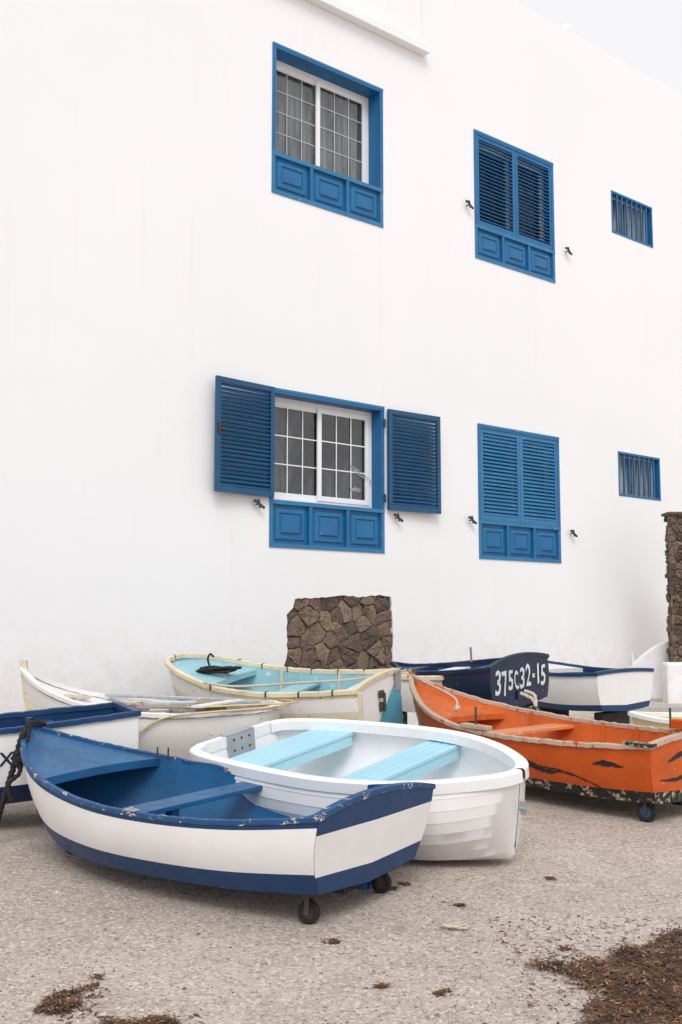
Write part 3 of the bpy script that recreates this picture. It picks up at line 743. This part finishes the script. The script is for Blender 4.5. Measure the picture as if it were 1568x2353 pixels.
b.part(MB().cyl((1.6,.63,.63),(0,0,1),.009,.15,8),'oar_pin',[M['iron']]); b.part(MB().cyl((.62,-.60,.62),(0,0,1),.009,.16,8),'oar_pin',[M['iron']])
mb=MB(); mb.box(-.024,.20,.465,.555,.555,.577); b.part(mb,'corner_patch',[M['tar']])

# 4 turquoise boat
G=[(0,.56,.87),(.45,.60,.84),(.9,.62,.83),(1.3,.59,.86),(1.65,.48,.93),(1.90,.34,.99),(2.04,.17,1.02),(2.07,.012,1.03)]
Cc=[(-.04,.50,.36),(.45,.49,.33),(.9,.48,.32),(1.3,.44,.34),(1.6,.31,.37),(1.83,.18,.41),(1.93,.08,.44),(1.95,.008,.48)]
b=Boat(G,Cc,keel_from(Cc,.03),(.36,9.6),(-.93,.367),'turquoise and white wooden boat with cream rim and ropes',roll=math.radians(-5),bulge=.03)
b.hull([(.12,3),(.34,0),(.46,3),(.72,2),(1.0,1)],[M['offwhite'],M['cyan_dk'],M['cyan'],M['cream']],2,arch=.03,tb=[(1.0,0)])
b.rail(M['cream'],.020,.028,.028,.012,jit=.003); b.keelbar(M['cyan_dk'])
b.thwart(.9,.2,.10,M['cyan'],.03); b.thwart(.2,.3,.10,M['offwhite'],.03,name='stern_seat'); b.deck(1.45,.05,M['cyan']); b.ribs([.6,1.2],M['cream'])
mb=MB(); mb.v+=[(-.050,.42,.355),(-.009,-.545,.86),(-.050,-.50,.37),(-.050,0,.33)]; mb.f.append((0,3,2,1)); mb.m.append(0)
b.part(mb,'painted_triangle',[M['cyan_dk']])
mb=MB(); mb.box(-.03,-.022,-.53,-.38,.70,.88); b.part(mb,'corner_plate',[M['steel']],bevel=.002)
mb=MB(); mb.box(-.05,-.02,.02,.07,.60,.68); mb.cyl((-.06,.03,.68),(0,0,1),.014,.16,8); mb.box(-.05,-.02,.0,.07,.72,.78); b.part(mb,'rudder_bracket',[M['iron']])
mb=MB(); mb.box(-.045,.0,.53,.565,.36,.85); b.part(mb,'corner_post',[M['cream']],bevel=.004)
for x,sd in ((.2,1),(.35,-1),(.62,-1),(.9,-1),(1.15,-1),(1.35,1),(1.4,-1),(1.62,-1),(.5,1),(.8,1)):
    t=b.t_of(x); q=b.pt(t,0,sd); b.part(MB().box(q[0]-.005,q[0]+.005,q[1]-.030,q[1]+.030,q[2]-.032,q[2]+.016),'rim_tie',[M['ropeblk']])

# 5 weathered white boat, rounded stern
G=[(0,.015,.71),(.06,.15,.71),(.20,.28,.70),(.5,.41,.69),(.9,.47,.68),(1.3,.46,.71),(1.65,.36,.775),(1.95,.2,.88),(2.15,.012,1.01)]
Cc=[(.10,.01,.36),(.15,.10,.35),(.27,.2,.33),(.52,.31,.31),(.9,.37,.3),(1.28,.35,.31),(1.6,.25,.34),(1.87,.12,.39),(2.05,.008,.48)]
b=Boat(G,Cc,keel_from(Cc,.03),(-.48,9.0),(-.999,-.046),'weathered white and grey boat with rounded stern',bulge=.035)
b.hull([(.10,1),(1.0,0)],[M['offwhite'],M['greyin'],M['greyin']],2)
b.rail(M['offwhite'],.018,.028,.026,.010,transom=False,jit=.004); b.stem(M['cream'],ext=.03)
b.thwart(1.05,.16,.04,M['white'],.03); b.thwart(.55,.12,.03,M['wood'],.05); b.deck(1.40,.03,M['offwhite'])
b.ribs([.3,.75,1.25],M['greyin'])
mb=MB(); mb.box(.50,.72,-.14,.10,.665,.735); b.part(mb,'wooden_box',[M['wood']],bevel=.006)
def plank(name,M4,L,w,t,mat,label):
    mb=MB(); mb.box(-L/2,L/2,-w/2,w/2,-t/2,t/2); o=mb.obj(name,[mat],None,bevel=.004); o.matrix_world=M4; tag(o,label,'board'); return o
plank('loose_board',Matrix.Translation((-1.15,9.02,.975))@Matrix.Rotation(.12,4,'Z')@Matrix.Rotation(-.02,4,'Y'),.95,.13,.022,M['greyin'],'weathered grey board laid across an old boat')
plank('loose_board',Matrix.Translation((-1.45,9.18,1.01))@Matrix.Rotation(-.06,4,'Z')@Matrix.Rotation(.03,4,'Y'),1.1,.12,.02,M['greyin'],'flaking grey board laid across an old boat')
plank('loose_board',Matrix.Translation((-1.35,8.72,.965))@Matrix.Rotation(.25,4,'Z')@Matrix.Rotation(.02,4,'Y'),.6,.10,.02,M['wood'],'brown weathered board laid across an old boat')
plank('loose_board',Matrix.Translation((-1.0,8.85,.985))@Matrix.Rotation(1.2,4,'Z'),.75,.10,.02,M['offwhite'],'white painted board laid across an old boat')

# 6 navy/white boat cut by frame
G=[(0,.34,.775),(.5,.40,.74),(1.0,.44,.71),(1.5,.42,.72),(2.0,.29,.78),(2.5,.012,.92)]
Cc=[(0,.28,.24),(.5,.34,.22),(1.0,.37,.2),(1.5,.33,.2),(1.95,.19,.24),(2.35,.008,.34)]
b=Boat(G,Cc,keel_from(Cc,.03),(-1.6,8.14),(-.911,-.412),'white boat with navy rim and lettering on its side',bulge=.03)
b.hull([(.05,1),(.76,0),(1.0,1)],[M['white'],M['navyd'],M['navy']],2)
b.rail(M['navy'],.02,.03,.028,.010,jit=.003); b.thwart(.6,.2,.06,M['navy'],.03); b.thwart(1.3,.2,.06,M['navy'],.03); b.deck(1.9,.03,M['navy'])
v,f=text_mesh('XOH',.13,.002,1.0)
vv=[]
for q in v:
    t=b.t_of(.825-q[0]); vv.append(b.pt_n(t,.40-q[1]/.5,1,.004))
mk('lettering',vv,f,M['letterblue'],None,b.e)
for x in (.35,1.75): b.part(MB().box(x-.12,x+.12,-.2,.2,.0,.2),'cradle',[M['darkwood']],bevel=.01)

# 7 dark navy boat with registration
G=[(0,.50,.945),(.45,.53,.90),(.9,.44,.855),(1.25,.27,.83),(1.5,.12,.83),(1.68,.012,.86)]
Cc=[(0,.46,.53),(.45,.45,.50),(.9,.34,.48),(1.2,.18,.50),(1.4,.07,.54),(1.52,.008,.6)]
b=Boat(G,Cc,keel_from(Cc,.03),(1.83,10.8),(-.72,.69),'dark navy boat with white spray painted registration number',bulge=.03,roll=math.radians(-4.5))
b.hull([(.1,0),(1.0,0)],[M['navyd'],M['navyd'],M['navy']],2,arch=.07,tin=0)
b.rail(M['navyd'],.02,.03,.028,.010); b.thwart(.5,.2,.05,M['navy'],.03); b.thwart(1.0,.16,.05,M['white'],.03); b.deck(1.25,.02,M['navy'])
chars='375C32-15'; jit=[.01,-.012,.012,.0,.005,.018,.015,.012,-.012]; sz=[.34,.35,.27,.25,.29,.31,.30,.29,.29]; rot=[.2,-.14,.12,-.08,.18,.08,.05,.05,.2]
wd_=[.115,.105,.10,.095,.105,.11,.085,.075,.105]; tot=sum(wd_); xcur=-tot/2; V=[];F=[]; r9=random.Random(4)
for ch,j,s_,r_,w_ in zip(chars,jit,sz,rot,wd_):
    v,f=text_mesh(ch,s_,.005); k=len(V); wx=max(q[0] for q in v)-min(q[0] for q in v); sx_=min(1,(w_-.022)/wx) if ch!='-' else min(1,.045/wx)
    if ch=='-':
        my=sum(q[1] for q in v)/len(v); v=[(q[0],q[1]-my,q[2]) for q in v]
    if ch=='1': sx_=.8
    for q in v:
        x=q[0]*sx_; y=q[1]; X=xcur+w_/2+x*math.cos(r_)+y*math.sin(r_)*.5; Y=y*math.cos(r_)
        V.append((-.007,-X+r9.uniform(-.003,.003),.765+j+Y+r9.uniform(-.004,.004)))
    F+=[tuple(i+k for i in ff) for ff in f]; xcur+=w_
mk('registration_number',V,F,M['spray'],None,b.e)
mb=MB(); mb.box(-.018,-.009,-.13,.09,.58,.665); b.part(mb,'patch_plate',[M['navyd']])
for x in (.05,1.05): b.part(MB().box(x-.06,x+.06,-.3,.3,.0,.48),'cradle',[M['tar']],bevel=.01)
mb=MB(); mb.cyl((.9,-.4,.93),(0,0,1),.012,.16,8); b.part(mb,'oar_pin',[M['wood']])

# 8 cream/white boat with blue bottom
G=[(0,.50,.73),(.45,.55,.70),(.9,.52,.70),(1.3,.38,.74),(1.6,.18,.78),(1.75,.012,.82)]
Cc=[(0,.42,.31),(.45,.46,.28),(.9,.42,.28),(1.25,.27,.30),(1.5,.11,.35),(1.62,.008,.42)]
b=Boat(G,Cc,keel_from(Cc,.03),(3.24,12.3),(-.61,.79),'cream boat with blue rim and blue bottom band',bulge=.03)
b.hull([(.84,0),(1.0,1)],[M['white'],M['navy'],M['navy']],2,arch=.02)
b.rail(M['navy'],.02,.03,.03,.010); b.thwart(.6,.2,.06,M['offwhite'],.03); b.deck(1.0,.02,M['offwhite'])
for x in (.2,1.1): b.part(MB().box(x-.06,x+.06,-.25,.25,.0,.26),'cradle',[M['darkwood']],bevel=.01)
mb=MB(); mb.cyl((.05,-.2,.82),(0.1,0,1),.02,.22,8,0,.014); b.part(mb,'post',[M['white']])

# 9 tiny cream rimmed tender
G=[(0,.22,.80),(.2,.24,.79),(.4,.22,.79),(.55,.14,.79),(.63,.012,.79)]
Cc=[(0,.17,.45),(.2,.19,.44),(.38,.16,.44),(.5,.09,.45),(.56,.008,.47)]
b=Boat(G,Cc,keel_from(Cc,.02),(.56,11.0),(1.0,-.03),'tiny wooden tender with cream rim beside the stone patch',bulge=.02,name='dinghy')
b.hull([(1.0,0)],[M['offwhite'],M['navy'],M['wood']],2); b.rail(M['cream'],.025,.03,.03,.014); b.thwart(.25,.12,.05,M['wood'],.02)
for x in (.08,.38): b.part(MB().box(x-.03,x+.03,-.13,.13,0,.43),'cradle',[M['tar']])

# 10 yellow
G=[(0,.38,.43),(.5,.44,.42),(1.0,.38,.42),(1.35,.2,.44),(1.55,.012,.47)]
Cc=[(0,.3,.1),(.5,.35,.08),(1.0,.28,.08),(1.3,.12,.1),(1.45,.008,.16)]
b=Boat(G,Cc,keel_from(Cc,.02),(4.35,10.35),(-.995,.1),'pale yellow dinghy lying on the ground',name='dinghy')
b.hull([(1.0,0)],[M['yellow'],M['navy'],M['yellow']],2); b.rail(M['white'],.03,.03,.03,.014); b.thwart(.6,.2,.06,M['yellow'],.03)

# ---------------------------------------------------------------- ropes
def rope(pts,r,mat,label,cat='rope',twist=60):
    o=tube('rope',pts,r,mat,None,twist); tag(o,label,cat); return o
def tangle(c,rx,ry,rz,n,r,mat,label,seed,twist=60):
    rr=random.Random(seed); pts=[]; a=rr.random()*6
    for i in range(n):
        a+=rr.uniform(1.0,2.2); q=rr.uniform(.35,1)
        pts.append((c[0]+rx*q*math.cos(a),c[1]+ry*q*math.sin(a),c[2]+rr.uniform(0,rz)))
    return rope(pts,r,mat,label,twist=twist)
rope([(-1.98,7.24,.97),(-2.05,7.16,.985),(-2.09,7.10,.90),(-2.13,7.10,.74),(-2.18,7.10,.56),(-2.23,7.1,.38),(-2.26,7.1,.215)],.019,M['ropeblk'],'thick black rope hanging from the blue boat bow')
rope([(-2.0,7.22,.96),(-2.05,7.14,.965),(-2.06,7.09,.86),(-2.12,7.08,.78),(-2.09,7.08,.68),(-2.16,7.07,.60),(-2.14,7.07,.50)],.014,M['ropeblk'],'black rope end knotted around a thicker rope')
tangle((-2.11,7.09,.70),.04,.03,.10,12,.013,M['ropeblk'],'black rope knot hanging from a bow',5)
rope([(-1.66,8.44,.66),(-1.60,8.44,.76),(-1.39,8.44,.90),(-1.05,8.46,.945),(-.77,8.6,.955),(-.50,8.80,.965),(-.40,8.98,.99),(-.50,9.18,.99),(-.75,9.3,.985)],.009,M['hose'],'yellowed hose draped over the weathered boat','hose',0)
rope([(-.35,8.95,.99),(-.45,8.78,.99),(-.8,8.66,.985),(-1.1,8.6,.975),(-1.3,8.75,.96)],.007,M['hose'],'second loop of yellowed hose on the weathered boat','hose',0)
rope([(-1.2,9.42,1.12),(-.9,9.24,1.10),(-.4,9.35,1.12),(.1,9.6,1.14),(.45,9.9,1.18),(.62,10.25,1.19)],.010,M['rope'],'pale rope strung along the turquoise boat')
rope([(.69,10.32,1.14),(.78,10.08,1.09),(.96,9.75,1.01),(1.03,9.62,.95),(1.01,9.5,.88)],.009,M['rope'],'thin pale rope lying on the orange boat bow')
tangle((1.02,9.55,.87),.03,.03,.06,9,.008,M['rope'],'pale rope knot on the orange boat',11)
tangle((-1.15,10.03,1.18),.24,.12,.05,34,.012,M['ropeblk'],'coil of black rope on a turquoise foredeck',9)
rope([(-1.22,10.1,1.20),(-1.25,10.1,1.30),(-1.22,10.05,1.35),(-1.19,10.05,1.32)],.009,M['ropeblk'],'black rope end sticking up from a coil')
tangle((-2.2,8.82,1.03),.16,.10,.02,16,.009,M['rope'],'thin pale rope lying on a white foredeck',21)
tangle((-1.75,8.85,.97),.14,.10,.03,14,.009,M['rope'],'loose pale rope lying in a weathered boat',24)
rope([(-2.55,8.72,1.04),(-2.45,8.60,.95),(-2.3,8.58,.93),(-2.2,8.66,.98)],.008,M['hose'],'thin yellowed cord looped over a white bow')
rope([(1.13,6.63,1.23),(1.17,6.53,1.21),(1.17,6.49,1.15),(1.15,6.50,1.19),(1.08,6.50,1.225)],.009,M['rope'],'short pale rope tied at the dinghy bow')
tangle((.56,5.40,gz(5.40)+.009),.075,.035,.010,13,.006,M['rope'],'frayed pale rope knot lying on the ground',31)

# ---------------------------------------------------------------- seaweed
def inpoly(x,y,P):
    c=False; n=len(P)
    for i in range(n):
        a=P[i]; b_=P[(i+1)%n]
        if (a[1]>y)!=(b_[1]>y) and x<(b_[0]-a[0])*(y-a[1])/(b_[1]-a[1])+a[0]: c=not c
    return c
def seaweed(P,n,height,label,seed,spill=.06,size=.022):
    rr=random.Random(seed); mb=MB(); xs=[q[0] for q in P]; ys=[q[1] for q in P]
    ph=[rr.random()*6 for _ in range(6)]
    i=0; tries=0
    while i<n and tries<n*8:
        tries+=1
        x=rr.uniform(min(xs)-spill,max(xs)+spill); y=rr.uniform(min(ys)-spill,max(ys)+spill)
        inside=inpoly(x+.05*math.sin(9*y+ph[0])+.025*math.sin(27*y+ph[4]),y+.05*math.sin(8*x+ph[1])+.02*math.sin(31*x+ph[5]),P)
        if not inside and rr.random()>.06: continue
        i+=1
        h=height*(.5+.5*math.sin(13*x+ph[2])*math.sin(11*y+ph[3]))*rr.random() if inside else 0
        z=gz(y)+.002+h
        a=rr.random()*6.283; L=size*rr.uniform(.5,1.7); w=rr.uniform(.0015,.0045); dx,dy=math.cos(a),math.sin(a); cu=rr.uniform(-1,1)*.5
        el=rr.uniform(-.1,.5)
        px,py,pz=x,y,z
        for q in range(4):
            mb.v.append((px-dy*w,py+dx*w,pz)); mb.v.append((px+dy*w,py-dx*w,pz+w*rr.uniform(-1,1)))
            a2=a+cu*(q+1); dx,dy=math.cos(a2),math.sin(a2); px+=dx*L/3; py+=dy*L/3; pz=max(gz(py)+.001,pz+el*L/3); el-=.35
        k=len(mb.v)-8
        m=1 if rr.random()<.2 else 0
        for q in range(3): mb.f.append((k+2*q,k+2*q+1,k+2*q+3,k+2*q+2)); mb.m.append(m)
    if n>2500:
        g_=.02; x0,x1,y0,y1=min(xs),max(xs),min(ys),max(ys); nx=int((x1-x0)/g_); ny=int((y1-y0)/g_)
        for u in range(nx):
            for w2 in range(ny):
                x=x0+u*g_; y=y0+w2*g_
                if all(inpoly(x+dx_+.05*math.sin(9*y+ph[0])+.025*math.sin(27*y+ph[4]),y+dy_+.05*math.sin(8*x+ph[1])+.02*math.sin(31*x+ph[5]),P) for dx_ in (-.02,.02) for dy_ in (-.02,.02)) and rr.random()<.8:
                    hh=[height*.35*(.5+.5*math.sin(13*X+ph[2])*math.sin(11*Y+ph[3]))+.002+rr.uniform(0,.004) for X,Y in ((x,y),(x+g_,y),(x+g_,y+g_),(x,y+g_))]
                    mb.quad((x,y,gz(y)+hh[0]),(x+g_,y,gz(y)+hh[1]),(x+g_,y+g_,gz(y+g_)+hh[2]),(x,y+g_,gz(y+g_)+hh[3]),0)
    o=mb.obj('seaweed',[M['weed'],M['weed2']]); tag(o,label,'seaweed','stuff')
seaweed([(.84,4.86),(1.0,4.9),(1.18,5.02),(1.4,5.14),(1.6,5.36),(1.85,5.5),(2.3,5.4),(2.3,3.6),(.95,3.6),(.90,4.1),(1.0,4.35),(1.02,4.55),(.93,4.72)],17000,.055,'large mat of dry brown seaweed on the concrete',1,.10)
seaweed([(-1.18,4.40),(-1.06,4.36),(-1.0,4.42),(-1.05,4.5),(-1.06,4.62),(-1.12,4.62),(-1.13,4.5)],900,.02,'small clump of dried brown seaweed',2,.03)
seaweed([(-1.04,4.21),(-.85,4.27),(-.7,4.29),(-.60,4.21),(-.55,3.9),(-1.05,3.9)],3500,.035,'clump of brown seaweed at the yard edge',3,.04)
for i,(x,y,s) in enumerate(((.60,5.80,.035),(-.055,5.22,.03),(.42,4.56,.022),(.18,4.65,.02),(1.05,5.12,.03),(.36,6.2,.02),(-1.05,4.75,.02),(.28,6.1,.02),(1.2,6.3,.02))):
    seaweed([(x-s,y-s),(x+s,y-s*.7),(x+s*.8,y+s),(x-s*.6,y+s)],110,.008,'scrap of dried seaweed on the concrete',50+i,.01,.014)

# ---------------------------------------------------------------- light, world, camera
AZ=176; ELV=48
wd=bpy.data.worlds.new('World'); SC.world=wd; wd.use_nodes=True; nt=wd.node_tree
bg=nt.nodes['Background']; sky=_n(nt,'ShaderNodeTexSky'); sky.sky_type='NISHITA'; sky.sun_disc=False
sky.sun_elevation=math.radians(ELV); sky.sun_rotation=math.radians(AZ); sky.air_density=1.0; sky.dust_density=3.0
hs=_n(nt,'ShaderNodeHueSaturation'); hs.inputs['Saturation'].default_value=0.15
nt.links.new(sky.outputs[0],hs.inputs['Color'])
c=mix(nt,0.78,hs.outputs[0],(7.75,7.65,7.85))
nt.links.new(c,bg.inputs[0]); bg.inputs[1].default_value=0.14
sun=bpy.data.lights.new('sun','SUN'); sun.energy=1.5; sun.angle=math.radians(30); sun.color=(1,.995,.985)
so=bpy.data.objects.new('sun',sun); COL.objects.link(so)
az=math.radians(AZ); el=math.radians(ELV)
d=Vector((math.sin(az)*math.cos(el),math.cos(az)*math.cos(el),math.sin(el)))
so.rotation_euler=d.to_track_quat('Z','Y').to_euler(); so.location=(3,-5,9)
cam=bpy.data.cameras.new('camera'); co=bpy.data.objects.new('camera',cam); COL.objects.link(co)
cam.sensor_fit='VERTICAL'; cam.sensor_height=36; cam.lens=37.5; cam.clip_end=1000
co.location=(0,0,EYE); co.rotation_euler=(math.radians(95.85),0,0)
SC.camera=co
SC.view_settings.view_transform='Standard'
